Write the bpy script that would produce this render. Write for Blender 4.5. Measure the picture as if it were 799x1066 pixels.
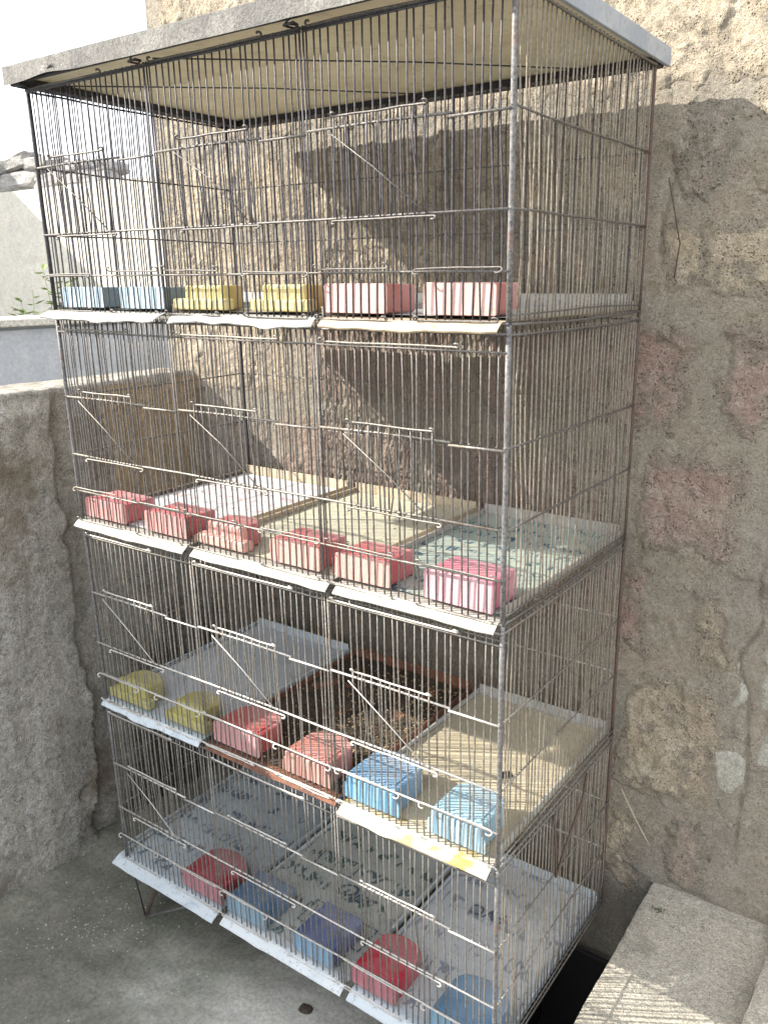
import bpy, bmesh, math, random
import numpy as np
from mathutils import Vector, Matrix
random.seed(7)
S = bpy.context.scene
for o in list(bpy.data.objects): bpy.data.objects.remove(o)
COL = S.collection

# ------------------------------------------------------------------ camera
def cam_axes(yaw, pitch, roll):
    cy, sy, cp, sp = math.cos(yaw), math.sin(yaw), math.cos(pitch), math.sin(pitch)
    f = Vector((-sy*cp, cy*cp, sp)); r = Vector((cy, sy, 0)); u = r.cross(f)
    return (math.cos(roll)*r+math.sin(roll)*u, -math.sin(roll)*r+math.cos(roll)*u, f)
CAM = Vector((1.2750, -0.8464, -0.3099))
r_, u_, f_ = cam_axes(0.6180, -0.2704, -0.0063)
cd = bpy.data.cameras.new('camera'); cam = bpy.data.objects.new('camera', cd); COL.objects.link(cam)
cam.matrix_world = Matrix(((r_.x, u_.x, -f_.x, CAM.x), (r_.y, u_.y, -f_.y, CAM.y), (r_.z, u_.z, -f_.z, CAM.z), (0, 0, 0, 1)))
cd.sensor_fit = 'VERTICAL'; cd.sensor_height = 36; cd.lens = 873.3/1066*36
cd.clip_start = 0.01; cd.clip_end = 500
S.camera = cam

# ------------------------------------------------------------------ world, sun, exposure
SUN = Vector((-1.38, -0.87, 1.0)).normalized()          # towards the sun
W = bpy.data.worlds.new('World'); S.world = W; W.use_nodes = True
nt = W.node_tree; bg = nt.nodes['Background']
sky = nt.nodes.new('ShaderNodeTexSky'); sky.sky_type = 'NISHITA'; sky.sun_disc = False
sky.sun_elevation = math.asin(SUN.z); sky.sun_rotation = math.atan2(SUN.x, SUN.y)
sky.dust_density = 2.5; sky.air_density = 1.0
tc = nt.nodes.new('ShaderNodeTexCoord'); nz = nt.nodes.new('ShaderNodeTexNoise'); nz.inputs['Scale'].default_value = 2.2
nz.inputs['Detail'].default_value = 5
rp = nt.nodes.new('ShaderNodeValToRGB'); rp.color_ramp.elements[0].position = .30; rp.color_ramp.elements[1].position = .62
rp.color_ramp.elements[0].color = (.45, .45, .45, 1); rp.color_ramp.elements[1].color = (.95, .95, .95, 1)
mx = nt.nodes.new('ShaderNodeMix'); mx.data_type = 'RGBA'
mx.inputs['B'].default_value = (7.0, 7.1, 7.3, 1)        # thin bright cloud
nt.links.new(tc.outputs['Generated'], nz.inputs['Vector']); nt.links.new(nz.outputs['Fac'], rp.inputs['Fac'])
nt.links.new(rp.outputs['Color'], mx.inputs['Factor']); nt.links.new(sky.outputs['Color'], mx.inputs['A'])
nt.links.new(mx.outputs['Result'], bg.inputs['Color']); bg.inputs['Strength'].default_value = 0.142
sd = bpy.data.lights.new('sun', 'SUN'); sd.energy = 4.0; sd.angle = math.radians(.5); sd.color = (1, .93, .82)
sun = bpy.data.objects.new('sun', sd); COL.objects.link(sun); sun.rotation_euler = SUN.to_track_quat('Z', 'Y').to_euler()
S.view_settings.view_transform = 'Standard'; S.view_settings.look = 'None'; S.view_settings.exposure = 1.42
S.view_settings.gamma = 1

# ------------------------------------------------------------------ helpers
def tag(o, label=None, cat=None, group=None, kind=None):
    if label: o['label'] = label
    if cat: o['category'] = cat
    if group: o['group'] = group
    if kind: o['kind'] = kind
    return o
def empty(name, loc=(0, 0, 0), rz=0):
    o = bpy.data.objects.new(name, None); COL.objects.link(o); o.location = loc; o.rotation_euler.z = rz
    o.empty_display_size = .05; return o
def link(name, me, parent=None, loc=(0, 0, 0), mat=None):
    o = bpy.data.objects.new(name, me); COL.objects.link(o); o.location = loc
    if parent: o.parent = parent
    if mat and not me.materials: me.materials.append(mat)
    return o
def mesh(name, V, F, mat=None, smooth=False):
    me = bpy.data.meshes.new(name); me.from_pydata([tuple(v) for v in V], [], F)
    if mat: me.materials.append(mat)
    if smooth: me.polygons.foreach_set('use_smooth', [True]*len(me.polygons))
    me.update(); return me
def bm_mesh(name, bm, mat=None, smooth=False):
    me = bpy.data.meshes.new(name); bm.normal_update(); bm.to_mesh(me); bm.free()
    if mat: me.materials.append(mat)
    if smooth: me.polygons.foreach_set('use_smooth', [True]*len(me.polygons))
    return me
def add_tube(V, F, pts, r, n=6):
    pts = [Vector(p) for p in pts]; b = len(V); m = len(pts); up = None
    for i, p in enumerate(pts):
        t = (pts[min(i+1, m-1)]-pts[max(i-1, 0)]).normalized()
        if up is None:
            up = Vector((0, 0, 1)) if abs(t.z) < .8 else Vector((1, 0, 0))
        a = t.cross(up).normalized(); c = a.cross(t).normalized(); up = c
        rr = r[i] if isinstance(r, (list, tuple)) else r
        for k in range(n):
            th = 2*math.pi*k/n; V.append(p+a*math.cos(th)*rr+c*math.sin(th)*rr)
    for i in range(m-1):
        for k in range(n):
            k2 = (k+1) % n; F.append((b+i*n+k, b+i*n+k2, b+(i+1)*n+k2, b+(i+1)*n+k))
    F.append(tuple(b+k for k in range(n))[::-1]); F.append(tuple(b+(m-1)*n+k for k in range(n)))
def tube(name, pts, r, mat, n=6):
    V, F = [], []; add_tube(V, F, pts, r, n); return mesh(name, V, F, mat, True)
def add_rbox(bm, x0, x1, y0, y1, z0, z1, r=0.0, seg=2):
    g = bmesh.ops.create_cube(bm, size=1); vs = g['verts']
    for v in vs: v.co = Vector((x0+(v.co.x+.5)*(x1-x0), y0+(v.co.y+.5)*(y1-y0), z0+(v.co.z+.5)*(z1-z0)))
    if r > 0:
        es = list({e for v in vs for e in v.link_edges})
        bmesh.ops.bevel(bm, geom=es, offset=r, segments=seg, affect='EDGES', profile=.5)
def add_prism(bm, poly, axis, a, b, bev=0):
    """poly of 2-D points extruded along axis ('y': poly is xz, 'z': poly is xy)"""
    P = (lambda p, t: (p[0], t, p[1])) if axis == 'y' else (lambda p, t: (p[0], p[1], t))
    v0 = [bm.verts.new(P(p, a)) for p in poly]; v1 = [bm.verts.new(P(p, b)) for p in poly]; n = len(poly)
    fs = [bm.faces.new(v0), bm.faces.new(v1[::-1])]
    for i in range(n): fs.append(bm.faces.new((v0[i], v1[i], v1[(i+1) % n], v0[(i+1) % n])))
    bmesh.ops.recalc_face_normals(bm, faces=fs)
    if bev:
        es = list({e for e in v1[0].link_edges for e in [e]} | {bm.edges.get((v1[i], v1[(i+1) % n])) for i in range(n)} | {bm.edges.get((v0[i], v0[(i+1) % n])) for i in range(n)})
        es = [e for e in es if e and not ((e.verts[0] in v0) != (e.verts[1] in v0))]
        bmesh.ops.bevel(bm, geom=es, offset=bev, segments=2, affect='EDGES', profile=.5)
def rrect(x0, x1, z0, z1, r, n=4, rb=None):
    rb = r if rb is None else rb; out = []
    for cx, cz, a0, rr in ((x1-rb, z0+rb, -90, rb), (x1-r, z1-r, 0, r), (x0+r, z1-r, 90, r), (x0+rb, z0+rb, 180, rb)):
        for i in range(n+1):
            t = math.radians(a0+90*i/n); out.append((cx+rr*math.cos(t), cz+rr*math.sin(t)))
    return out
# value noise, vectorised
_rng = np.random.RandomState(3); _T = _rng.rand(256, 256)
def vnoise(x, y, s=0):
    x = np.asarray(x, float)+s*17.3; y = np.asarray(y, float)+s*9.7
    xi = np.floor(x).astype(int); yi = np.floor(y).astype(int); fx = x-xi; fy = y-yi
    fx = fx*fx*(3-2*fx); fy = fy*fy*(3-2*fy)
    g = lambda i, j: _T[(i+s*31) % 256, (j+s*57) % 256]
    return (g(xi, yi)*(1-fx)+g(xi+1, yi)*fx)*(1-fy)+(g(xi, yi+1)*(1-fx)+g(xi+1, yi+1)*fx)*fy-.5
def fbm(x, y, f, o=4, s=0, g=.5):
    t = 0; a = 1
    for i in range(o): t = t+a*vnoise(x*f, y*f, s+i*3); a *= g; f *= 2.03
    return t
def sstep(x, a, b):
    t = np.clip((x-a)/(b-a), 0, 1); return t*t*(3-2*t)
def axis_pts(a, b, fine0, fine1, step, coarse):
    L = list(np.arange(fine0, fine1+step*.5, step)); s = step
    x = L[-1]
    while x < b: s = min(s*1.35, coarse); x = min(x+s, b); L.append(x)
    s = step; x = L[0]
    while x > a: s = min(s*1.35, coarse); x = max(x-s, a); L.insert(0, x)
    return np.array(L)
def grid_mesh(name, A, B, P, mat, smooth=True, mask=None, flip=False, attr=None):
    """A,B 1-D params; P(a,b)->(N,3)"""
    a, b = np.meshgrid(A, B, indexing='ij'); V = P(a.ravel(), b.ravel())
    na, nb = len(A), len(B); i = np.arange(na-1)[:, None]*nb+np.arange(nb-1)[None, :]
    q = np.stack([i, i+nb, i+nb+1, i+1], -1).reshape(-1, 4)
    if flip: q = q[:, ::-1]
    at = attr(a.ravel(), b.ravel()) if attr else None
    if mask is not None:
        m = mask(a.ravel(), b.ravel()); q = q[m[q].any(1)]
        used = np.unique(q); rem = -np.ones(len(V), int); rem[used] = np.arange(len(used)); V = V[used]; q = rem[q]; at = at[used] if at is not None else None
    me = bpy.data.meshes.new(name)
    me.vertices.add(len(V)); me.vertices.foreach_set('co', V.astype(np.float32).ravel())
    me.loops.add(len(q)*4); me.loops.foreach_set('vertex_index', q.astype(np.int32).ravel())
    me.polygons.add(len(q)); me.polygons.foreach_set('loop_start', np.arange(0, len(q)*4, 4, dtype=np.int32))
    me.update(calc_edges=True); me.validate()
    me.polygons.foreach_set('use_smooth', np.full(len(me.polygons), smooth))
    if at is not None: me.attributes.new('wear', 'FLOAT', 'POINT').data.foreach_set('value', at.astype(np.float32))
    me.materials.append(mat); return me

# ------------------------------------------------------------------ materials
def new_mat(name):
    m = bpy.data.materials.new(name); m.use_nodes = True; n = m.node_tree; b = n.nodes['Principled BSDF']; return m, n, b
def coords(n, scale=(1, 1, 1), obj=True):
    t = n.nodes.new('ShaderNodeTexCoord'); mp = n.nodes.new('ShaderNodeMapping'); mp.inputs['Scale'].default_value = scale
    n.links.new(t.outputs['Object'], mp.inputs['Vector']); return mp.outputs['Vector']
def noise(n, vec, scale, detail=6, rough=.6, w=None):
    t = n.nodes.new('ShaderNodeTexNoise'); t.inputs['Scale'].default_value = scale; t.inputs['Detail'].default_value = detail
    t.inputs['Roughness'].default_value = rough; n.links.new(vec, t.inputs['Vector']); return t.outputs['Fac']
def ramp(n, fac, stops):
    r = n.nodes.new('ShaderNodeValToRGB'); e = r.color_ramp.elements
    while len(e) < len(stops): e.new(.5)
    for i, (p, c) in enumerate(stops):
        e[i].position = p; e[i].color = (c, c, c, 1) if isinstance(c, (int, float)) else (*c, 1)
    n.links.new(fac, r.inputs['Fac']); return r.outputs['Color']
def mix(n, fac, a, b, mode='MIX'):
    m = n.nodes.new('ShaderNodeMix'); m.data_type = 'RGBA'; m.blend_type = mode
    for k, v in (('Factor', fac), ('A', a), ('B', b)):
        if isinstance(v, (int, float)): m.inputs[k].default_value = v
        elif isinstance(v, tuple): m.inputs[k].default_value = (*v, 1)
        else: n.links.new(v, m.inputs[k])
    return m.outputs['Result']
def bump(n, b, h, dist, strength=1, prev=None):
    t = n.nodes.new('ShaderNodeBump'); t.inputs['Distance'].default_value = dist; t.inputs['Strength'].default_value = strength
    n.links.new(h, t.inputs['Height'])
    if prev: n.links.new(prev, t.inputs['Normal'])
    n.links.new(t.outputs['Normal'], b.inputs['Normal']); return t.outputs['Normal']
def vmath(n, op, a, b=None):
    m = n.nodes.new('ShaderNodeMath'); m.operation = op
    for i, v in enumerate((a, b)):
        if v is None: continue
        if isinstance(v, (int, float)): m.inputs[i].default_value = v
        else: n.links.new(v, m.inputs[i])
    return m.outputs[0]

def concrete(name, c1, c2, c3, pit=.0, rough=.9, bscale=1.0, grain=120, seed=0, stain=None, wear=None, streak=False, corner_shade=None, gc=1.0):
    m, n, b = new_mat(name); v = coords(n)
    mp = v.node; mp.inputs['Location'].default_value = (seed*3.1, seed*1.7, seed*2.3)
    big = noise(n, v, 3.5, 5); mid = noise(n, v, 22, 6, .65); fine = noise(n, v, grain, 5, .75); fin2 = noise(n, v, grain*3.2, 3, .7)
    c = mix(n, ramp(n, big, [(.35, 0.), (.62, 1.)]), c1, c2)
    c = mix(n, ramp(n, mid, [(.45, 0.), (.70, .85)]), c, c3)
    if streak:
        mp2 = n.nodes.new('ShaderNodeMapping'); mp2.inputs['Scale'].default_value = (22, 22, 2.2); n.links.new(v, mp2.inputs['Vector'])
        st = noise(n, mp2.outputs[0], 1.6, 5, .65)
        c = mix(n, ramp(n, st, [(.50, 0.), (.66, .8)]), c, (.60, .59, .55)); c = mix(n, ramp(n, st, [(.30, .6), (.44, 0.)]), c, (.29, .27, .22))
        c = mix(n, ramp(n, noise(n, v, 48, 6, .7), [(.50, 0.), (.62, .55)]), c, (.24, .23, .19))
    if wear:
        at = n.nodes.new('ShaderNodeAttribute'); at.attribute_name = 'wear'
        wn = noise(n, v, 60, 5, .75)
        wf = ramp(n, vmath(n, 'ADD', at.outputs['Fac'], vmath(n, 'MULTIPLY', vmath(n, 'SUBTRACT', wn, .5), 1.6)), [(.30, 0.), (.70, 1.)])
        c = mix(n, wf, wear, c)
    c = mix(n, gc, c, ramp(n, fine, [(.25, .62), (.5, 1.), (.75, 1.32)]), 'MULTIPLY')
    c = mix(n, .9*gc, c, ramp(n, fin2, [(.32, .55), (.5, 1.), (.68, 1.4)]), 'MULTIPLY')
    if stain:
        sn = noise(n, v, 6, 4, .5); c = mix(n, ramp(n, sn, [(.55, 0.), (.68, stain[3])]), c, tuple(stain[:3]))
    h = vmath(n, 'ADD', vmath(n, 'MULTIPLY', fine, .6), vmath(n, 'MULTIPLY', mid, 1.0))
    h = vmath(n, 'ADD', h, vmath(n, 'MULTIPLY', fin2, .35))
    if pit:
        vo = n.nodes.new('ShaderNodeTexVoronoi'); vo.inputs['Scale'].default_value = 210; n.links.new(v, vo.inputs['Vector'])
        vo.inputs['Randomness'].default_value = 1
        msk = noise(n, v, 45, 3, .6)
        pt = vmath(n, 'MULTIPLY', ramp(n, vo.outputs['Distance'], [(.12, 1.), (.34, 0.)]), ramp(n, msk, [(.47, 0.), (.58, 1.)]))
        c = mix(n, vmath(n, 'MULTIPLY', pt, pit), c, (.10, .085, .07))
        h = vmath(n, 'SUBTRACT', h, vmath(n, 'MULTIPLY', pt, 1.2*pit))
    if corner_shade:     # shade painted dark into the colour low in the corner behind the cages
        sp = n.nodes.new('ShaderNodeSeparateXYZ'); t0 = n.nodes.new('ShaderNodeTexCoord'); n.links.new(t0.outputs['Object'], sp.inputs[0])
        ax, a0, a1, z0, z1 = corner_shade
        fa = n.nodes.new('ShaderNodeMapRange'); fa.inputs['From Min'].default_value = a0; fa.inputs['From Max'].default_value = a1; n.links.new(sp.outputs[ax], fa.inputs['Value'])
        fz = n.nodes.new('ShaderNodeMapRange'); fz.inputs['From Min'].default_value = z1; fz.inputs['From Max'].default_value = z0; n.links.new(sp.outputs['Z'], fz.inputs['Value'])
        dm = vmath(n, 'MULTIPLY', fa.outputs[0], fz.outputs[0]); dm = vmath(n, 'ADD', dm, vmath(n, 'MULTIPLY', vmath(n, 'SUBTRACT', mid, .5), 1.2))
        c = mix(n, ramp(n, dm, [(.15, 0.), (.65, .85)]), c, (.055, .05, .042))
    n.links.new(c, b.inputs['Base Color']); b.inputs['Roughness'].default_value = rough
    bump(n, b, h, .0035*bscale); return m
def metal(name, c1, c2, rust=.4, metallic=.55, rough=.45, rustcol=(.16, .075, .04)):
    m, n, b = new_mat(name); t = n.nodes.new('ShaderNodeTexCoord'); g = n.nodes.new('ShaderNodeNewGeometry')
    v = g.outputs['Position']
    a = noise(n, v, 35, 5, .65); f = noise(n, v, 260, 4, .7)
    c = mix(n, ramp(n, f, [(.35, 0.), (.65, 1.)]), c1, c2)
    rm = ramp(n, a, [(.62-rust*.3, 0.), (.74-rust*.2, .85)])
    c = mix(n, rm, c, rustcol)
    n.links.new(c, b.inputs['Base Color']); b.inputs['Metallic'].default_value = metallic; b.inputs['Roughness'].default_value = rough
    bump(n, b, f, .0006); return m
def plastic(name, col, dirt=.35, rough=.45, fade=.15, dirtcol=(.30, .25, .19)):
    m, n, b = new_mat(name); v = coords(n); a = noise(n, v, 38, 5, .7); f = noise(n, v, 190, 5, .75); d = noise(n, v, 12, 4, .6)
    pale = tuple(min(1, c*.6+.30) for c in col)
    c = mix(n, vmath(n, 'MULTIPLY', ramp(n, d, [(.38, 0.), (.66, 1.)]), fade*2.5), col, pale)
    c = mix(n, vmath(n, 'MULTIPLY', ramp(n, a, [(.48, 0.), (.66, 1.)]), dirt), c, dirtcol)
    c = mix(n, vmath(n, 'MULTIPLY', ramp(n, f, [(.60, 0.), (.68, 1.)]), dirt*1.1), c, (.10, .08, .06))
    n.links.new(c, b.inputs['Base Color']); b.inputs['Roughness'].default_value = rough
    b.inputs['Subsurface Weight'].default_value = .0
    bump(n, b, vmath(n, 'ADD', f, a), .0008); return m

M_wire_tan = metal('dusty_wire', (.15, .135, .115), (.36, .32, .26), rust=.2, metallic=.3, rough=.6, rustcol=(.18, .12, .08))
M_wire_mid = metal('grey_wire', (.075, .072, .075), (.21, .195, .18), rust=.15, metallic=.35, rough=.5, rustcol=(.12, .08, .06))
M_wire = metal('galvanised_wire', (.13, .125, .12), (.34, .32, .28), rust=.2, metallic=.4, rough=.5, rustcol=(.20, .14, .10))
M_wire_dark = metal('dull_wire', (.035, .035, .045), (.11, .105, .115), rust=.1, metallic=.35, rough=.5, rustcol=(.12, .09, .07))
M_rail = metal('bright_wire', (.22, .21, .20), (.50, .47, .42), rust=.15, metallic=.45, rough=.4)
M_rail_lt = metal('bright_rail', (.42, .41, .39), (.70, .67, .62), rust=.1, metallic=.35, rough=.45, rustcol=(.25, .15, .10))
M_post = metal('painted_post', (.075, .074, .078), (.24, .235, .23), rust=.12, metallic=.3, rough=.6, rustcol=(.20, .11, .075))
M_dark = metal('black_angle_iron', (.018, .018, .022), (.06, .06, .07), rust=.1, metallic=.3, rough=.6)
M_rust = metal('rusty_rod', (.075, .052, .045), (.14, .10, .085), rust=.4, metallic=.2, rough=.8, rustcol=(.13, .07, .05))
M_mortar = concrete('wall_mortar', (.335, .28, .215), (.255, .235, .195), (.36, .33, .27), pit=.35, grain=170, bscale=1.7, corner_shade=('X', .48, .05, .12, .75))
M_blockA = concrete('block_buff', (.50, .42, .30), (.42, .35, .265), (.60, .53, .42), pit=.6, grain=150, bscale=2.9, seed=1, wear=(.335, .29, .225))
M_blockB = concrete('block_pink', (.385, .265, .225), (.35, .275, .225), (.47, .41, .34), pit=.6, grain=150, bscale=2.9, seed=2, wear=(.31, .26, .21))
M_blockC = concrete('block_grey', (.33, .285, .235), (.38, .30, .235), (.38, .34, .28), pit=.6, grain=150, bscale=2.9, seed=3, wear=(.28, .25, .20), corner_shade=('X', .48, .05, .12, .75))
M_parapet = concrete('parapet_plaster', (.52, .49, .42), (.45, .43, .38), (.57, .54, .48), pit=.3, grain=110, bscale=4.0, seed=4, stain=(.22, .17, .11, .8), streak=True, corner_shade=('Y', .16, .34, .15, .75))
M_cap = concrete('pale_cap', (.55, .52, .46), (.48, .46, .41), (.62, .59, .53), grain=80, seed=5)
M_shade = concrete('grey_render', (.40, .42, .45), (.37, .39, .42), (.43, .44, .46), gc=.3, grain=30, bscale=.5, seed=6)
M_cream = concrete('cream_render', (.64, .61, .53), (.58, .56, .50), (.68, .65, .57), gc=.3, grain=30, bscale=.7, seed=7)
M_slab = concrete('slab_concrete', (.50, .46, .38), (.42, .395, .335), (.56, .52, .44), pit=.15, grain=110, bscale=1.6, seed=8, stain=(.10, .10, .07, .5))
M_stone = concrete('weathered_stone', (.24, .235, .23), (.33, .32, .31), (.46, .44, .41), gc=.5, grain=30, bscale=2, seed=9)

def floor_mat():
    m, n, b = new_mat('wet_concrete'); v = coords(n)
    big = noise(n, v, 2.6, 5, .6); mid = noise(n, v, 14, 6, .65); fine = noise(n, v, 130, 5, .75)
    sx = n.nodes.new('ShaderNodeSeparateXYZ'); n.links.new(v, sx.inputs[0])
    dist = n.nodes.new('ShaderNodeVectorMath'); dist.operation = 'DISTANCE'; n.links.new(v, dist.inputs[0]); dist.inputs[1].default_value = (.50, -.03, -1.585)
    wet = ramp(n, vmath(n, 'ADD', dist.outputs['Value'], vmath(n, 'MULTIPLY', vmath(n, 'SUBTRACT', big, .5), .9)), [(.10, 0.), (.36, 1.)])
    c = mix(n, wet, (.43, .425, .39), (.17, .172, .142))
    c = mix(n, ramp(n, mid, [(.48, 0.), (.72, .5)]), c, (.31, .295, .25))
    c = mix(n, .9, c, ramp(n, fine, [(.3, .6), (.5, 1.), (.72, 1.4)]), 'MULTIPLY')
    sp = n.nodes.new('ShaderNodeTexVoronoi'); sp.inputs['Scale'].default_value = 75; n.links.new(v, sp.inputs['Vector'])
    spk = vmath(n, 'MULTIPLY', ramp(n, sp.outputs['Distance'], [(.10, 1.), (.2, 0.)]), ramp(n, noise(n, v, 30, 2), [(.58, 0.), (.64, 1.)]))
    c = mix(n, spk, c, (.5, .48, .42))
    n.links.new(c, b.inputs['Base Color'])
    n.links.new(ramp(n, wet, [(0., .60), (1., .10)]), b.inputs['Roughness'])
    h = vmath(n, 'ADD', vmath(n, 'MULTIPLY', fine, .35), mid)
    bump(n, b, vmath(n, 'MULTIPLY', h, ramp(n, wet, [(0., 1.), (1., .12)])), .004); return m
M_floor = floor_mat()
def puddle_mat():
    m, n, b = new_mat('muddy_water'); v = coords(n)
    c = mix(n, noise(n, v, 9, 4), (.22, .215, .17), (.27, .26, .21)); n.links.new(c, b.inputs['Base Color'])
    b.inputs['Roughness'].default_value = .12; b.inputs['IOR'].default_value = 1.33
    bump(n, b, noise(n, v, 25, 2), .0008); return m
M_puddle = puddle_mat()

def liner_mat(name, base, base2, ink, amount=.5, rowscale=28, chars=150, line=None, dirt=.4):
    """paper / plastic sheet with faded illegible print in rows"""
    m, n, b = new_mat(name); t = n.nodes.new('ShaderNodeTexCoord'); v = t.outputs['Object']
    c = mix(n, ramp(n, noise(n, v, 9, 5, .6), [(.35, 0.), (.65, 1.)]), base, base2)
    sep = n.nodes.new('ShaderNodeSeparateXYZ'); n.links.new(v, sep.inputs[0])
    # glyph-like marks: noise inside rows, rows inside patches
    mp = n.nodes.new('ShaderNodeMapping'); mp.inputs['Scale'].default_value = (1.0, .45, 1); n.links.new(v, mp.inputs['Vector'])
    mk = noise(n, mp.outputs[0], chars, 1, .3)
    glyph = ramp(n, mk, [(.50, 0.), (.53, 1.), (.61, 1.), (.64, 0.)])
    row = ramp(n, vmath(n, 'FRACT', vmath(n, 'MULTIPLY', sep.outputs['Y'], rowscale)), [(.25, 0.), (.32, 1.), (.7, 1.), (.78, 0.)])
    patch = ramp(n, noise(n, v, 11, 1), [(.46-amount*.09, 0.), (.50-amount*.09, 1.)])
    f = vmath(n, 'MULTIPLY', vmath(n, 'MULTIPLY', glyph, row), vmath(n, 'MULTIPLY', patch, amount))
    c = mix(n, f, c, ink)
    if line:
        gx = ramp(n, vmath(n, 'FRACT', vmath(n, 'MULTIPLY', sep.outputs['X'], line)), [(.0, 1.), (.12, 0.)])
        gy = ramp(n, vmath(n, 'FRACT', vmath(n, 'MULTIPLY', sep.outputs['Y'], line)), [(.0, 1.), (.12, 0.)])
        c = mix(n, vmath(n, 'MULTIPLY', vmath(n, 'MAXIMUM', gx, gy), .35), c, ink)
    c = mix(n, vmath(n, 'MULTIPLY', ramp(n, noise(n, v, 60, 6, .75), [(.52, 0.), (.68, 1.)]), dirt), c, (.20, .17, .12))
    n.links.new(c, b.inputs['Base Color']); b.inputs['Roughness'].default_value = .5
    bump(n, b, noise(n, v, 25, 4), .002); return m
M_ply = liner_mat('cream_plywood', (.76, .69, .50), (.64, .56, .39), (.45, .36, .2), .0, dirt=.4)
def tin(name, c1, c2, c3, th=.55, rough=.5):
    m, n, b = new_mat(name); v = coords(n); a = noise(n, v, 18, 5, .7); f = noise(n, v, 150, 4, .7)
    c = mix(n, ramp(n, a, [(th-.06, 0.), (th+.06, 1.)]), c1, c2)
    c = mix(n, ramp(n, f, [(.56, 0.), (.68, .8)]), c, c3)
    n.links.new(c, b.inputs['Base Color']); b.inputs['Roughness'].default_value = rough; bump(n, b, vmath(n, 'ADD', a, vmath(n, 'MULTIPLY', f, .3)), .0015); return m

# ------------------------------------------------------------------ setting
YW, XP, ZP, ZF = .53, -.25, -.515, -1.585
GX0 = .70
def floor_P(a, b):
    z = ZF+.006*fbm(a, b, 3, 5, 1)+.0035*fbm(a, b, 30, 3, 2)
    z += .007*sstep(a+.9*(-b), .02, .22)-.003*sstep(-(a+.9*(-b)), -.03, .1)
    z += .03*sstep(-(a-XP), -.12, .02)*sstep(-b, -1, .1)*(1+1.2*vnoise(a*14, b*14, 4))*(a > XP-.2)     # mortar fillet at the parapet foot
    # pit added between the cages and the slab to make the gap black
    g = sstep(a, GX0-.01, GX0)*(a < 3.2)*(b > -1.9)*(b < .56)
    return np.stack([a, b, z-.75*g], -1)
xa = axis_pts(-60, 60, -.28, 1.1, .008, 6); yb = axis_pts(-60, 60, -.55, .55, .008, 6)
fl = link('floor', grid_mesh('floor', xa, yb, floor_P, M_floor)); tag(fl, kind='structure')
M_gap_shade, _n, _b = new_mat('gap_shade'); _b.inputs['Base Color'].default_value = (.012, .011, .010, 1); _b.inputs['Roughness'].default_value = .7  # near-black colour that paints the shade inside gaps
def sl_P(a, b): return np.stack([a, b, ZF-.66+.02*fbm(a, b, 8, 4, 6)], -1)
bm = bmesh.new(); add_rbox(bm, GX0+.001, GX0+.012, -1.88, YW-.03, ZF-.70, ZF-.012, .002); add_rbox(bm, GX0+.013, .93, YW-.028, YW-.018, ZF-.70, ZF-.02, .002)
tag(link('gap_shade_lining', bm_mesh('gap_shade_lining', bm, M_gap_shade)), kind='structure')  # black sheets added so the gap beside the slab reads as deep shade
tag(link('gap_shade_bottom', grid_mesh('gap_shade_bottom', np.arange(GX0-.02, 1.0, .02), np.arange(-1.9, .56, .02), sl_P, M_gap_shade)), kind='structure')  # black bottom added under the gap, painted shade as well
def wall_h(x, z):
    h = .006*fbm(x, z, 3.1, 3, 1)+.0022*fbm(x, z, 16, 3, 5)+.0016*fbm(x, z, 95, 2, 8, .7)
    # long vertical crack on the right
    cx = 1.035+.008*np.sin(z*9)+.03*vnoise(z*14, z*0, 3); d = np.abs(x-cx)
    h -= .008*np.exp(-(d/.003)**2)*sstep(z, -1.35, -1.2)*sstep(-z, .72, .8)
    cx = .838+.016*vnoise(z*30, z*0, 6); d = np.abs(x-cx)
    h -= .008*np.exp(-(d/.004)**2)*sstep(z, -.31, -.28)*sstep(-z, .10, .14)
    # proud, hacked plaster bands
    h += .0035*sstep(fbm(x, z, 7, 4, 12, .6), .10, .15)
    return h
tall = empty('tall_wall', (0, YW, ZF)); tag(tall, 'tall rough concrete block wall rising behind the stack of cages', 'wall')
XL = -.325
xs = axis_pts(XL, 3.2, XL, 1.45, .0045, .3); zs = axis_pts(ZF-.8, 1.5, -1.6, .42, .0045, .3)
def wall_P(a, b): return np.stack([a, -wall_h(a, b), b-ZF], -1)
link('wall_face', grid_mesh('wall_face', xs, zs, wall_P, M_mortar), tall)
bm = bmesh.new(); add_rbox(bm, XL+.004, 3.2, .02, .22, -.8, 3.08); link('wall_core', bm_mesh('wall_core', bm, M_mortar), tall)
bm = bmesh.new(); add_rbox(bm, XL-.006, XL+.0035, -.002, .22, -.8, 3.08, .003); link('wall_end', bm_mesh('wall_end', bm, M_mortar), tall)
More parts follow.
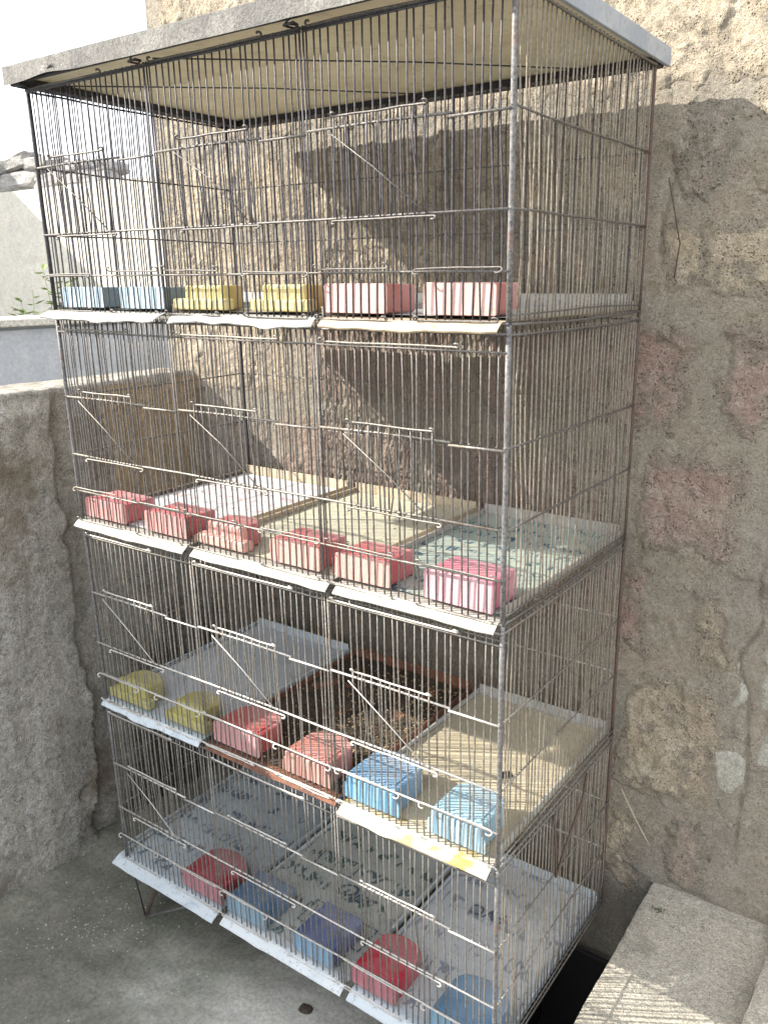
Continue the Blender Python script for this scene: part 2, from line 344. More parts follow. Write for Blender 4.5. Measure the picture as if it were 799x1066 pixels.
# exposed rough block faces: ragged patches that rise out of the mortar   (x0,x1,z0,z1,material)
def block(x0, x1, z0, z1, mat, k, proud=.0018, amp=.0026):
    xm, zm, hx, hz = (x0+x1)/2, (z0+z1)/2, (x1-x0)/2, (z1-z0)/2
    def edge(a, b):
        d = np.minimum(hx-np.abs(a-xm), hz-np.abs(b-zm)); cr = np.hypot(np.maximum(np.abs(a-xm)-hx+.03, 0), np.maximum(np.abs(b-zm)-hz+.03, 0))
        d = np.minimum(d, .03-cr)
        return d+.034*fbm(a, b, 30, 5, 20+k, .6)
    def P(a, b):
        e = edge(a, b); h = wall_h(a, b)+proud*sstep(e, .0, .014)-.0035*sstep(-e, .0, .004)
        h += amp*(fbm(a, b, 105, 2, 30+k, .8))*sstep(e, -.002, .014)
        return np.stack([a, -h, b-ZF], -1)
    me = grid_mesh('concrete_block', np.arange(x0-.03, x1+.03, .0034), np.arange(z0-.03, z1+.03, .0034), P, mat, mask=lambda a, b: edge(a, b) > -.004, attr=lambda a, b: sstep(edge(a, b), .0, .045))
    return link('concrete_block', me, tall)
A, B_, C_ = M_blockA, M_blockB, M_blockC
BL = []
courses = [(-.02, .19), (.205, .40)]
# upper zone: continuous rough face
for i, (x0, x1, z0, z1, m) in enumerate([
    (-.30, .05, .19, .42, A), (.06, .46, .20, .42, A), (.47, .88, .20, .42, A), (.89, 1.30, .20, .42, A), (1.31, 1.72, .19, .42, A),
    (-.31, .24, -.035, .205, A), (.25, .66, -.035, .205, A), (.67, 1.08, -.035, .205, A), (1.09, 1.50, -.035, .205, A),
    (-.31, .05, -.20, -.05, A), (.06, .45, -.20, -.05, A), (.46, .815, -.21, -.05, A), (.855, .93, -.20, -.05, C_), (.955, 1.32, -.20, -.05, A),
    (-.31, .16, -.36, -.22, A), (.17, .50, -.36, -.22, A), (.52, .80, -.34, -.22, C_), (.835, 1.20, -.33, -.225, A),
    (-.31, .05, -.56, -.385, A), (.09, .46, -.56, -.385, B_), (.50, .895, -.55, -.385, B_), (.946, 1.36, -.54, -.38, B_),
    (-.31, -.03, -.77, -.59, C_), (.01, .38, -.77, -.59, B_), (.42, .79, -.76, -.59, B_), (.832, .992, -.752, -.588, B_), (1.06, 1.4, -.75, -.6, C_),
    (-.2, .17, -.955, -.79, C_), (.22, .58, -.955, -.79, C_), (.62, .862, -.955, -.79, B_), (.938, .997, -.955, -.825, A), (1.09, 1.4, -.95, -.8, C_),
    (-.31, .05, -1.19, -1.0, C_), (.10, .60, -1.19, -1.0, C_), (.67, .80, -1.19, -1.0, C_), (.826, 1.0, -1.225, -.99, A),
    (-.2, .20, -1.42, -1.24, C_), (.26, .72, -1.42, -1.24, C_), (.78, .88, -1.44, -1.255, A), (.93, 1.0, -1.385, -1.24, C_),
    ]): BL.append((x0, x1, z0, z1, m))
for k, (x0, x1, z0, z1, m) in enumerate(BL): block(x0, x1, z0, z1, m, k)

# smooth trowelled smears on the right of the wall
def smear(x0, x1, z0, z1, k, mat):
    def edge(a, b): return np.minimum((x1-x0)/2-np.abs(a-(x0+x1)/2), (z1-z0)/2-np.abs(b-(z0+z1)/2))+.035*fbm(a, b, 15, 3, 50+k)
    def P(a, b): return np.stack([a, -(wall_h(a, b)*.5+.004*sstep(edge(a, b), -.002, .006)-.003*sstep(-edge(a, b), 0, .004)), b-ZF], -1)
    link('mortar_smear', grid_mesh('mortar_smear', np.arange(x0-.03, x1+.03, .004), np.arange(z0-.03, z1+.03, .004), P, mat, mask=lambda a, b: edge(a, b) > -.004), tall)
M_smear = concrete('pale_mortar', (.36, .35, .30), (.30, .29, .25), (.42, .40, .35), grain=140, bscale=.6, seed=11)
smear(1.012, 1.035, -1.0, -.93, 1, M_smear); smear(1.0, 1.035, -1.175, -1.10, 2, M_smear); smear(1.06, 1.15, -1.1, -.8, 3, M_smear)

# ------------------------------------------------------------------ left parapet (profile swept along y)
par = empty('parapet_wall', (XP, 0, ZF)); tag(par, 'low grey plastered parapet wall with a ragged broken plaster edge left of the cages', 'parapet')
HP = ZP-ZF; TH = .115
def par_P(a, s):     # a = y, s = arc length: face, rounded arris, top, outer side
    R = .012; f = np.clip(s, 0, HP-R); t = np.clip((s-(HP-R))/(R*1.57), 0, 1)*math.pi/2; top = np.clip(s-(HP-R)-R*1.57, 0, TH-R); dn = np.clip(s-(HP-R)-R*1.57-(TH-R), 0, 5)
    x = -R+R*np.cos(t)-top; z = f+R*np.sin(t)-dn; nx = np.cos(t); nz = np.sin(t); nx = np.where(dn > 0, -1, nx)
    h = .006*fbm(a, s, 4, 3, 61)+.0032*fbm(a, s*.6, 17, 4, 62)+.0022*fbm(a, s, 70, 3, 63, .6)
    # thick render coat ends in a ragged edge at y = .19
    ed = .135+.03*vnoise(s*9, s*0, 64)+.02*vnoise(s*35, s*0, 65)+.03*np.exp(-((s-.35)/.1)**2)
    coat = sstep(-(a-ed), -.004, .006)*sstep(-s, -HP+.012, -HP+.05); h += .020*coat+.007*np.exp(-((a-ed)/.014)**2)*vnoise(s*30, a*20, 7)*2
    # trowel ridges low on the right, hollow stains
    rd = np.sin((s*1.0+a*.9+.02*fbm(a, s, 8, 2, 66))*2*math.pi/.021); h += .0032*rd*sstep(-s, -.48, -.30)*sstep(a, -.02, .06)
    h += -.012*sstep(-s, -.13, -.02)*sstep(vnoise(a*14, s*14, 67), -.2, .2)
    h += -.014*np.exp(-(((a-.108)/.012)**2+((s-.165)/.014)**2))
    h = np.where(dn > 0, 0, h); h = np.where(s > HP+.01, h*.35, h); lw = -.075*sstep(-a, .05, .28)*sstep(s, HP-.3, HP-.02)  # unseen near stretch of the top lowered to let sun reach the cups
    return np.stack([x+nx*h, a, z+nz*h+lw*(dn < .2)], -1)
ya = axis_pts(-2.6, YW+.001, -.35, YW+.001, .005, .2)
sa = np.concatenate([np.arange(-.1, HP-.02, .006), np.arange(HP-.02, HP+.14, .004), [HP+.3, HP+.9, HP+1.2]])
link('plaster_face', grid_mesh('plaster_face', ya, sa, par_P, M_parapet), par)
M_mud = concrete('brown_mud_stain', (.42, .31, .19), (.34, .26, .17), (.48, .38, .26), grain=80, bscale=1.5, seed=12)
def mud_P(a, s):
    p = par_P(a, s); e = np.minimum(np.minimum(a-.27, .53-a), np.minimum(s-.74, HP-.012-s))+.04*fbm(a, s, 9, 4, 71); p[:, 0] += .002*sstep(e, 0, .012)-.004*sstep(-e, 0, .004); return p
def mud_m(a, s): return (np.minimum(np.minimum(a-.27, .60-a), np.minimum(s-.74, HP-.010-s))+.04*fbm(a, s, 9, 4, 71)) > -.003
link('mud_patch', grid_mesh('mud_patch', np.arange(.24, YW, .005), np.arange(.70, HP-.008, .006), mud_P, M_mud, mask=mud_m), par)

# ------------------------------------------------------------------ concrete slabs on the right
BZ = -1.40
def slab(x0, x1, z, label, k):
    t = empty('concrete_slab', ((x0+x1)/2, 0, z)); tag(t, label, 'slab'); hx = (x1-x0)/2
    def P(a, b):
        e = hx-np.abs(a); hh = .004*fbm(a+k, b, 5, 3, 80)+.0016*fbm(a+k, b, 24, 4, 81)+.0012*fbm(a+k, b, 90, 2, 82)
        drop = .0015*sstep(-e, -.003, .001); jag = .0035*fbm(b+k, a*0, 26, 3, 83)
        return np.stack([a+np.sign(a)*jag*sstep(-e, -.03, 0), b, hh-drop], -1)
    gx = np.arange(-hx, hx+.0001, (x1-x0)/max(8, int((x1-x0)/.004))); gy = axis_pts(-1.9, YW+.012, -.35, YW+.012, .004, .2)
    link('top_surface', grid_mesh('top_surface', gx, gy, P, M_slab), t)
    def Ps(sg):
        def Q(a, b):
            jag = .0035*fbm(a+k, a*0, 26, 3, 83); dep = np.maximum(-b, 0); hh = .004*fbm(sg*hx+k, a, 5, 3, 80)+.0016*fbm(sg*hx+k, a, 24, 4, 81)+.0012*fbm(sg*hx+k, a, 90, 2, 82)
            h2 = (.008*fbm(a, b, 9, 3, 85+k)+.005*fbm(a, b, 45, 3, 86))*sstep(dep, 0, .02)
            return np.stack([sg*hx+sg*(jag+h2), a, np.where(b >= -1e-6, hh-.0015, b)], -1)
        return Q
    gz = np.array([0, -.003, -.008, -.015, -.025]+list(np.arange(-.04, -1.15, -.02)))
    link('side_face', grid_mesh('side_face', gy, gz, Ps(-1), M_gap_shade if x0 < 1 else M_slab, flip=True), t)  # near slab's left face coloured near black to stand for gap shade
    link('side_face', grid_mesh('side_face', gy, gz, Ps(1), M_slab), t)
    bm = bmesh.new(); add_rbox(bm, -hx+.014, hx-.014, -1.88, YW-.03, -1.15, -.012); link('slab_core', bm_mesh('slab_core', bm, M_slab), t)
    return t
slab(.914, 1.128, BZ, 'rough grey concrete slab at the foot of the tall wall, half in striped sunlight', 0)
slab(1.1285, 1.50, BZ+.028, 'sunlit concrete slab cut off by the bottom right corner of the view', 5)
# small green moss growing where slab meets wall
M_moss, n_, b_ = new_mat('moss'); b_.inputs['Roughness'].default_value = .95
n_.links.new(mix(n_, noise(n_, coords(n_), 90), (.07, .085, .05), (.14, .14, .09)), b_.inputs['Base Color'])
V, F = [], []
for (cx, cy, rr, nn) in ((.945, .455, .010, 70), (.985, .43, .008, 25), (1.02, .46, .010, 30)):
    for i in range(nn):
        a = random.gauss(cx, rr*.6); c = random.gauss(cy, rr*.5); h = random.uniform(.0005, .0025); w = random.uniform(.001, .0028); th = random.random()*6.28
        z = BZ+.001+.0016*fbm(np.array([a-1.021]), np.array([c]), 24, 4, 81)[0]; b = len(V)
        V += [(a-w*math.cos(th), c-w*math.sin(th), z), (a+w*math.cos(th), c+w*math.sin(th), z), (a+w*.4*math.sin(th), c+w, z+h)]; F.append((b, b+1, b+2))
tag(link('moss', mesh('moss', V, F, M_moss)), 'dark green moss specks on the back of the concrete slab', 'moss', kind='stuff')

# ------------------------------------------------------------------ beyond the parapet
nb = empty('boundary_wall', (-1.2, 0, ZF)); tag(nb, 'shaded blue grey boundary wall with a pale coping beyond the parapet', 'wall')
def nb_P(a, b): return np.stack([.004*fbm(a, b, 4, 3, 90), a, b], -1)
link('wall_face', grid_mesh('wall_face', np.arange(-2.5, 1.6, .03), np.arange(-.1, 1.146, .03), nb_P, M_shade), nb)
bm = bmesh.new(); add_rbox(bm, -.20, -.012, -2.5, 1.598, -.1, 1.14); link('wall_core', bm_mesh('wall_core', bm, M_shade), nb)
bm = bmesh.new()
y = -2.5
while y < 1.59:
    y2 = min(y+random.uniform(.3, .5), 1.596); add_rbox(bm, -.215, .022+random.uniform(-.004, .004), y, y2-.004, 1.141, 1.166+random.uniform(-.003, .003), .004); y = y2
link('coping', bm_mesh('coping', bm, M_cap), nb)
cw = empty('courtyard_wall', (-1.2, 1.6, ZF)); tag(cw, 'sunlit cream rendered wall far behind the left of the cages', 'wall')
def cw_P(a, b): return np.stack([a, -.006*fbm(a, b, 3, 4, 91)+.006*np.exp(-((b-1.36-.01*np.sin(a*7))/.006)**2), b+.012*vnoise(a*4, a*0, 92)*(b > 1.66)], -1)
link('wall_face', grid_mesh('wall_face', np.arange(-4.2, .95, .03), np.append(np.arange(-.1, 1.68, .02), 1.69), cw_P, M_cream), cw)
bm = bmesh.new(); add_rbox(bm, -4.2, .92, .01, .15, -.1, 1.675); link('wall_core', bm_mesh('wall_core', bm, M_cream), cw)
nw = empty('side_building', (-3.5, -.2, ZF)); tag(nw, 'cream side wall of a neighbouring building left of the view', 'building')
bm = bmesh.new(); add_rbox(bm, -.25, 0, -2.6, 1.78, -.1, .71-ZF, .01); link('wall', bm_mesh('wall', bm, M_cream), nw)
bm = bmesh.new(); add_rbox(bm, -.27, .02, -2.62, 1.80, .712-ZF, .74-ZF, .006); link('coping', bm_mesh('coping', bm, M_cap), nw)
rb = empty('stone_pile', (-2.5, 1.72, .09)); tag(rb, 'long heap of weathered grey brown stones lying on top of the cream wall', 'stones')
def rock(name, sx, sy, sz, parent, loc, rz, mat, seed, sub=3):
    bm = bmesh.new(); bmesh.ops.create_icosphere(bm, subdivisions=sub, radius=1)
    for v in bm.verts:
        p = v.co.copy(); p = Vector([math.copysign(abs(c)**.6, c) for c in p])
        nn = float(vnoise(p.x*1.7+seed, p.y*1.7+p.z*1.3, seed % 50))*.35+float(vnoise(p.x*4+seed, p.z*4+p.y*3, seed % 40))*.15
        v.co = Vector((p.x*sx, p.y*sy, p.z*sz))*(1+nn)
    o = link(name, bm_mesh(name, bm, mat, False), parent, loc); o.rotation_euler = (random.uniform(-.1, .1), random.uniform(-.15, .05), rz); return o
random.seed(5)
for i, (x, z, sx, sz) in enumerate([(-2.95+2.5, .06, .18, .045), (-.20, .07, .17, .05), (.06, .06, .17, .04), (.27, .05, .13, .035), (-.50, .15, .17, .04), (-.25, .155, .17, .035), (.0, .135, .19, .032), (.24, .108, .13, .028), (.40, .045, .10, .035), (-.72, .10, .18, .08), (.43, .085, .08, .025)]):
    rock('stone', sx, .07, sz, rb, (x, random.uniform(-.01, .03), z), random.uniform(-.1, .1), M_stone, i*3+1)
# weeds
M_leaf, n_, b_ = new_mat('leaf'); b_.inputs['Roughness'].default_value = .5
n_.links.new(mix(n_, noise(n_, coords(n_), 18), (.16, .24, .07), (.28, .36, .12)), b_.inputs['Base Color'])
b_.inputs['Subsurface Weight'].default_value = .0
def weed(x, y, z0, h, nst, label, seed):
    random.seed(seed); t = empty('weed', (x, y, z0)); tag(t, label, 'plant', 'weeds beyond the parapet'); SV, SF, LV, LF = [], [], [], []
    for s in range(nst):
        hx, hy = random.uniform(-.16, .16), random.uniform(-.06, .06); H = h*random.uniform(.88, 1)
        pts = [Vector((hx*k/4*k/4, hy*k/4, H*k/4)) for k in range(5)]; add_tube(SV, SF, pts, [.004, .003, .0025, .002, .001], 4)
        for j in range(13):
            f = random.uniform(.8, 1); p = Vector((hx*f*f, hy*f, H*f)); a = random.random()*6.28; L = random.uniform(.03, .065); w = L*.23
            d = Vector((math.cos(a), math.sin(a), random.uniform(-.3, .6))).normalized(); sdv = d.cross(Vector((0, 0, 1))).normalized(); b = len(LV)
            LV += [p, p+d*L*.45+sdv*w+Vector((0, 0, .004)), p+d*L, p+d*L*.45-sdv*w+Vector((0, 0, .004)), p+d*L*.5-Vector((0, 0, .004))]; LF += [(b, b+1, b+4), (b+1, b+2, b+4), (b+2, b+3, b+4), (b+3, b, b+4)]
    link('stem', mesh('stem', SV, SF, M_leaf), t); link('leaves', mesh('leaves', LV, LF, M_leaf), t)
weed(-1.87, 1.35, ZF, 1.36, 8, 'leafy green weed showing through the top cage near its left post', 1)
weed(-2.18, 1.35, ZF, 1.28, 7, 'low green weed above the coping at the left of the top cage', 2)
weed(-1.70, 1.30, ZF, 1.27, 5, 'green weed glimpsed through the wires above the first blue cup', 3)

# ------------------------------------------------------------------ the cages
CW, CD, PITCH = .8378, .4236, .36
LEAN = .0263
TZ = [-.359, -.7212, -1.0806, -1.4392]                  # bottoms of the four tiers
TY = [LEAN*(-z)-LEAN*.18 for z in TZ]
Z_CUP, Z_DB, Z_DT, Z_TOP = .057, .121, .222, .335
def sh(y, z): return y-LEAN*(z-.18)                      # whole stack leans slightly
bar_cache = {}
def bar_mesh(h, r, var, mat):
    k = (round(h, 3), r, var, mat.name)
    if k not in bar_cache:
        rr = random.Random(var*13+5); a, b = rr.uniform(-.0018, .0018), rr.uniform(-.0013, .0013)
        if var == 6: a *= 2.4
        if var == 7: b *= 3
        pts = [(a*math.sin(t*math.pi)+b*math.sin(2*t*math.pi), -LEAN*h*t+b*math.sin(t*math.pi), h*t) for t in (0, .2, .4, .6, .8, 1)]
        bar_cache[k] = tube('bar', pts, r, mat, 5)
    return bar_cache[k]
def rail_mesh(length, axis, r, mat, sag=0, wob=.0008, n=7):
    pts = []
    for i in range(n):
        t = i/(n-1); w = random.uniform(-wob, wob); s = -sag*math.sin(t*math.pi)
        pts.append((length*t, w, s+w) if axis == 'x' else (w, length*t, s+w))
    return tube('rail', pts, r, mat, 6)
def hook_rail(name, x0, x1, r, mat, z=0, dy=-.004, curl=.005, parent=None, loc=(0, 0, 0), slope=0, side=1):
    """a wire bar with both ends curled round, as the flaps and doors have"""
    def curl_pts(x, sgn):
        return [(x+sgn*curl*math.sin(a)*.9, -curl*.4*(1-math.cos(a)), side*curl*(1-math.cos(a))*.55) for a in (0, .6, 1.2, 1.9, 2.6, 3.3, 4.0)]
    L = curl_pts(x0, -1)[::-1]; R = curl_pts(x1, 1); mid = [(x0+(x1-x0)*t, random.uniform(-.0006, .0006), random.uniform(-.0008, .0008)) for t in (.25, .5, .75)]
    pts = [(p[0], p[1]+dy, p[2]+z+slope*(p[0]-x0)) for p in L+mid+R]
    return link(name, tube(name, pts, r, mat, 6), parent, loc)
BAYX = [0, .2793, .5585, CW]
def build_cage(k, label, dark):
    z0 = TZ[k]; H = (-.022 if k == 0 else TZ[k-1]-.008)-z0
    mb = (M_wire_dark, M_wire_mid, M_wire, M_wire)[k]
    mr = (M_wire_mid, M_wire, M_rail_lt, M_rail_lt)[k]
    t = empty('bird_cage', (0, TY[k], z0)); tag(t, label, 'bird cage', 'wire bird cages stacked in one tower')
    y0 = sh(0, 0)
    rr = random.Random(40+k)
    def bars(n, fx, r, mat, skip=()):
        for i in range(n):
            p = fx(i)
            link('bar', bar_mesh(H, r*(1.08 if rr.random() < .1 else 1), rr.randrange(8), mat), t, p)
    nf = 70
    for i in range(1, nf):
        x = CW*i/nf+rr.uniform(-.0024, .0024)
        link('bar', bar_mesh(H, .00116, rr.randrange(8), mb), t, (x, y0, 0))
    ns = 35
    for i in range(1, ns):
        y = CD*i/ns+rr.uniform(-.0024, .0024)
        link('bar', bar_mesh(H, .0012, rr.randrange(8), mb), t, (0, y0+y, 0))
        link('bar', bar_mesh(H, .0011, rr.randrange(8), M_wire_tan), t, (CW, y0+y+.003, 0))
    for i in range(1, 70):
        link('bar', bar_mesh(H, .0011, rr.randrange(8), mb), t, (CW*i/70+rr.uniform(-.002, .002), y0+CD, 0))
    # posts
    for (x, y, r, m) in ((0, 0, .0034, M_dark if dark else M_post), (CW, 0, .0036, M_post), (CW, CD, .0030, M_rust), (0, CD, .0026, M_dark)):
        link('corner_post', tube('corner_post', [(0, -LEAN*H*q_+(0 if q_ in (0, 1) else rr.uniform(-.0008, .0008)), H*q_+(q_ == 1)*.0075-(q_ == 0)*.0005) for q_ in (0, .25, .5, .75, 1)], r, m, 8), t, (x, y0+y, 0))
    for bx in BAYX[1:3]:
        for dx in (-.0028, .0028): link('bay_post', tube('bay_post', [(0, 0, 0), (.0005, -LEAN*H*.5, H*.5), (0, -LEAN*H, H)], .0012, mb, 6), t, (bx+dx, y0-.002, 0))
    # frame rails
    def rail(x, y, z, L, ax, r=.0016, m=None, sag=0): link('rail', rail_mesh(L, ax, r, m or mr, sag), t, (x, y-LEAN*z+y0+0, z))
    rail(0, -.002, .0005, CW, 'x', .0018, mr); rail(0, -.002, H-.003, CW, 'x', .0018, mb)
    rail(0, CD+.002, .0005, CW, 'x'); rail(0, CD+.002, H-.003, CW, 'x')
    for x, m in ((-.002, mb), (CW+.002, M_wire_mid if k < 2 else M_wire)):
        rail(x, 0, .0005, CD, 'y', .0017, m, .003); rail(x, 0, H-.003, CD, 'y', .0017, m, .002)
        rail(x, 0, .010, CD, 'y', .0012, m, -.002)
        rail(x, 0, Z_DT, CD, 'y', .0014, m, .001); rail(x, 0, Z_DB, CD, 'y', .0014, m, -.001)
    rail(0, CD+.002, Z_DT, CW, 'x', .0013); rail(0, CD+.002, Z_DB, CW, 'x', .0013)
    rail(0, -.0025, Z_CUP, CW, 'x', .0016)
    rail(0, -.0025, Z_DB, CW, 'x', .0017)
    for j in range(3):
        a, b = BAYX[j]+.004, BAYX[j+1]-.004; w = b-a; yy = lambda z: y0-LEAN*z
        # broken door rail: two lengths at slightly different heights
        link('rail', tube('rail', [(a, yy(Z_DT)-.0025, Z_DT), (a+w*.35, yy(Z_DT)-.003, Z_DT+.0012), (a+w*.745, yy(Z_DT)-.0025, Z_DT)], .0017, mr), t)
        link('rail', tube('rail', [(a+w*.735, yy(Z_DT)-.003, Z_DT-.0035), (b+.004, yy(Z_DT)-.0025, Z_DT-.003)], .0017, mr), t)
        # long flap bar under the top
        hook_rail('flap_bar', a+.01, a+w*(.66 if j == 0 else .78), .0015, mr, Z_TOP, yy(Z_TOP)-.004, .0042, t)
        link('rail', tube('rail', [(a, yy(Z_TOP)-.0025, Z_TOP-.004), (b+.004, yy(Z_TOP)-.0025, Z_TOP-.004)], .0014, mb), t)
        # sliding door: frame, bars and the diagonal spring wire
        dj = rr.uniform(-.025, .035); d0, d1 = a+w*(.17+dj), a+w*(.64+dj)
        dr = empty('door', (d0, yy(Z_DB)-.0065, Z_DB)); dr.parent = t
        dw, dh = d1-d0, Z_DT-Z_DB
        hook_rail('door_rail', 0, dw, .0014, mr, dh+.012, -LEAN*dh-.001, .0036, dr)
        hook_rail('door_rail', -.004, dw+.01, .0014, mr, -.003, 0, .0036, dr, side=-1)
        for i in range(9):
            link('door_bar', bar_mesh(dh+.014, .0011, (i*3+j+k) % 8, mb), dr, (dw*i/8, 0, -.002))
        if not (k == 3 and j > 0): link('diagonal_wire', tube('diagonal_wire', [(-.008, -.005, dh-.004), (dw*.45, -.006, dh*.56+rr.uniform(-.004, .004)), (dw*.97, -.004, .004)], .0009, mr, 5), dr)
        # curled clips along the cup rail and the bottom rail
    V, F = [], []
    for z, rz_ in ((.0005, .0024), (Z_CUP, .0022), (Z_DB, .0023), (Z_DT, .0023), (H-.003, .0024)):
        for i in range(0, 71, 1):
            if i not in (0, 70) and rr.random() > .35: continue
            x = CW*i/70; b = len(V); q_ = rz_*rr.uniform(.7, 1.15)*(1.5 if i in (0, 70) else 1); yb_ = y0-LEAN*z-.0018
            V += [(x-q_, yb_, z), (x, yb_-q_, z), (x+q_, yb_, z), (x, yb_+q_, z), (x, yb_, z+q_), (x, yb_, z-q_)]
            F += [(b, b+1, b+4), (b+1, b+2, b+4), (b+2, b+3, b+4), (b+3, b, b+4), (b+1, b, b+5), (b+2, b+1, b+5), (b+3, b+2, b+5), (b, b+3, b+5)]
    tag(link('weld_bead', mesh('weld_bead', V, F, mb, True), t), kind='stuff')
    for cx in (.0, .16, .285, .445, .57, .72):
        hook_rail('cup_clip', cx+.002, cx+.108, .0011, mr, Z_CUP+.004+rr.uniform(-.002, .003), y0-LEAN*Z_CUP-.007, .0055, t, side=rr.choice((-1, 1)), slope=rr.uniform(-.02, .02))
        hook_rail('cup_clip', cx+.0, cx+.104, .0011, mr, .001+rr.uniform(-.001, .002), y0-.006, .0048, t, side=1, slope=rr.uniform(-.01, .01))
    return t
build_cage(0, 'topmost wire bird cage, under the roof board, with blue, yellow and pale pink cups', True)
build_cage(1, 'second wire bird cage from the top, all of its feed cups red or pink', False)
build_cage(2, 'third wire bird cage from the top, with yellow, red and light blue cups', False)
build_cage(3, 'lowest wire bird cage, standing on rod feet above the wet floor', False)
# feet
ft = empty('cage_stand', (.02, .05, ZF)); tag(ft, 'thin rusty bent rod foot under the front left corner of the lowest cage', 'stand')
zt = TZ[3]-ZF-.004
link('rod', tube('rod', [(-.012, -.012, zt), (-.002, -.004, .06), (.004, 0, .006)], .0018, M_dark), ft)
link('rod', tube('rod', [(.055, .02, zt), (.008, 0, .006)], .0036, M_rust, 8), ft)
link('rod', tube('rod', [(.006, -.002, .005), (.10, .05, .045), (.25, .16, zt)], .003, M_post, 8), ft)
for (x, y) in ((.60, .44), (.30, .44)):
    f2 = empty('cage_stand', (x, y, ZF)); tag(f2, ('brown' if x < .5 else 'short brown')+' rod foot standing in the shade under the '+('left' if x < .5 else 'right')+' half of the lowest cage', 'stand')
    dpt = -.74 if x > GX0 else 0
    link('rod', tube('rod', [(0, 0, zt), (0, 0, dpt+.003)], .0036, M_rust, 8), f2)

# ------------------------------------------------------------------ roof board
rf = empty('roof_board', (0, -.03, -.021)); tag(rf, 'weathered grey edged board lying as a roof on the topmost cage', 'board')
RW, RD = .842, .50
bm = bmesh.new(); add_rbox(bm, -.006, RW-.004, .004, RD-.004, .010, .021, .001)
link('plywood_panel', bm_mesh('plywood_panel', bm, M_ply), rf)
M_edge = concrete('grey_edge', (.20, .195, .18), (.145, .14, .135), (.29, .28, .26), grain=160, bscale=.9, seed=14)
M_edgeb = tin('blue_grey_edge', (.32, .36, .42), (.40, .43, .47), (.25, .22, .18), .5, .55)
def edge_P(a, s):   # front fascia wrapping onto the top
    hgt = .026; top = np.clip(s-hgt, 0, 2); z = np.clip(s, 0, hgt); low = (.0008*fbm(a, a*0, 12, 3, 101))*(s < .008)
    h = .0012*fbm(a, s, 25, 3, 102)
    buck = .0045*np.exp(-((a-.10)/.045)**2)*(s < .01)
    return np.stack([a, top-h*(top == 0), z+low*1.0+buck+.0015*fbm(a, s, 18, 2, 103)*(top > 0)], -1)
link('front_edge', grid_mesh('front_edge', np.linspace(-.012, RW, 180), np.array([0, .003, .006, .01, .015, .02, .025, .026, .028, .04, .06, .1, .2, .3, .4, .5]), edge_P, M_edge), rf)
bm = bmesh.new(); add_rbox(bm, RW-.003, RW+.003, .0, RD, .001, .0255, .001); link('side_edge', bm_mesh('side_edge', bm, M_edgeb), rf)
bm = bmesh.new(); add_rbox(bm, -.013, -.007, .002, RD, .003, .0255, .001); link('side_edge', bm_mesh('side_edge', bm, M_edgeb), rf)
bm = bmesh.new(); add_rbox(bm, -.012, RW, RD-.0035, RD+.001, .003, .0255, .001); link('back_edge', bm_mesh('back_edge', bm, M_edgeb), rf)
for (x0, x1, y0, y1) in ((-.006, .020, .006, RD-.004), (.021, RW-.03, RD-.034, RD-.005), (RW-.029, RW-.005, RD-.034, RD-.005), (.021, RW-.004, .006, .012)):
    bm = bmesh.new(); add_rbox(bm, x0, x1, y0, y1, -.001 if y1-y0 > .01 else .002, .0095, .001); link('frame_bar', bm_mesh('frame_bar', bm, M_dark), rf)
for x in (.2793, .5585):
    link('cross_wire', tube('cross_wire', [(x-.27, .035, .003), (x, .28, .006), (x+.17, .44, .003)], .0011, M_wire_dark, 5), rf)
for x in (.02, .2793, .5585):
    o = link('wire_tie', tube('wire_tie', [(x+.009*math.cos(t*1.9), .012+.009*math.sin(t*1.9), -.006+.0011*t) for t in range(7)], .0015, M_dark, 5), rf)

# ------------------------------------------------------------------ trays
M_husk = tin('seed_husk', (.40, .29, .16), (.28, .19, .10), (.5, .42, .28), .5, .8)
M_dropping = tin('dry_dropping', (.10, .085, .065), (.20, .17, .13), (.5, .48, .42), .5, .8)
M_tin_w = tin('white_tin', (.40, .385, .35), (.33, .31, .27), (.36, .31, .25), .6)
M_tin_g = tin('grey_tin', (.46, .47, .46), (.38, .37, .34), (.22, .18, .14), .5)
M_tin_b = tin('pale_blue_tin', (.50, .56, .60), (.42, .48, .53), (.26, .27, .27), .6)
M_tin_bs = tin('blue_striped_tin', (.58, .62, .64), (.52, .57, .60), (.32, .33, .33), .6)
M_tin_r = tin('rusted_tin', (.20, .085, .05), (.12, .055, .04), (.34, .24, .15), .5, .8)
M_tin_y = tin('yellow_white_tin', (.46, .43, .36), (.42, .30, .07), (.30, .24, .15), .56)
M_wood = tin('pale_wood', (.50, .42, .30), (.40, .33, .24), (.25, .19, .13), .5, .8)
L_white = liner_mat('white_red_print', (.64, .66, .68), (.60, .62, .66), (.55, .10, .12), .6, 22, 90, None, .15)
L_cream = liner_mat('cream_grid_print', (.60, .58, .46), (.54, .53, .42), (.30, .34, .26), .3, 30, 120, 80, .35)
L_teal = liner_mat('teal_print', (.45, .50, .43), (.32, .40, .39), (.03, .10, .16), .95, 21, 95, None, .25)
L_bluew = liner_mat('pale_blue_sheet', (.50, .54, .58), (.44, .48, .52), (.30, .34, .40), .2, 20, 90, None, .2)
L_beige = liner_mat('beige_board', (.52, .46, .33), (.46, .42, .32), (.30, .22, .12), .2, 14, 80, None, .45)
L_pack1 = liner_mat('printed_sacking', (.52, .58, .62), (.45, .52, .57), (.04, .08, .16), .8, 16, 70, None, .45)
L_pack2 = liner_mat('printed_sack', (.53, .56, .53), (.47, .50, .47), (.03, .09, .10), .85, 15, 62, None, .4)
L_pack3 = liner_mat('printed_film', (.58, .61, .63), (.53, .56, .58), (.08, .11, .20), .6, 13, 60, None, .3)
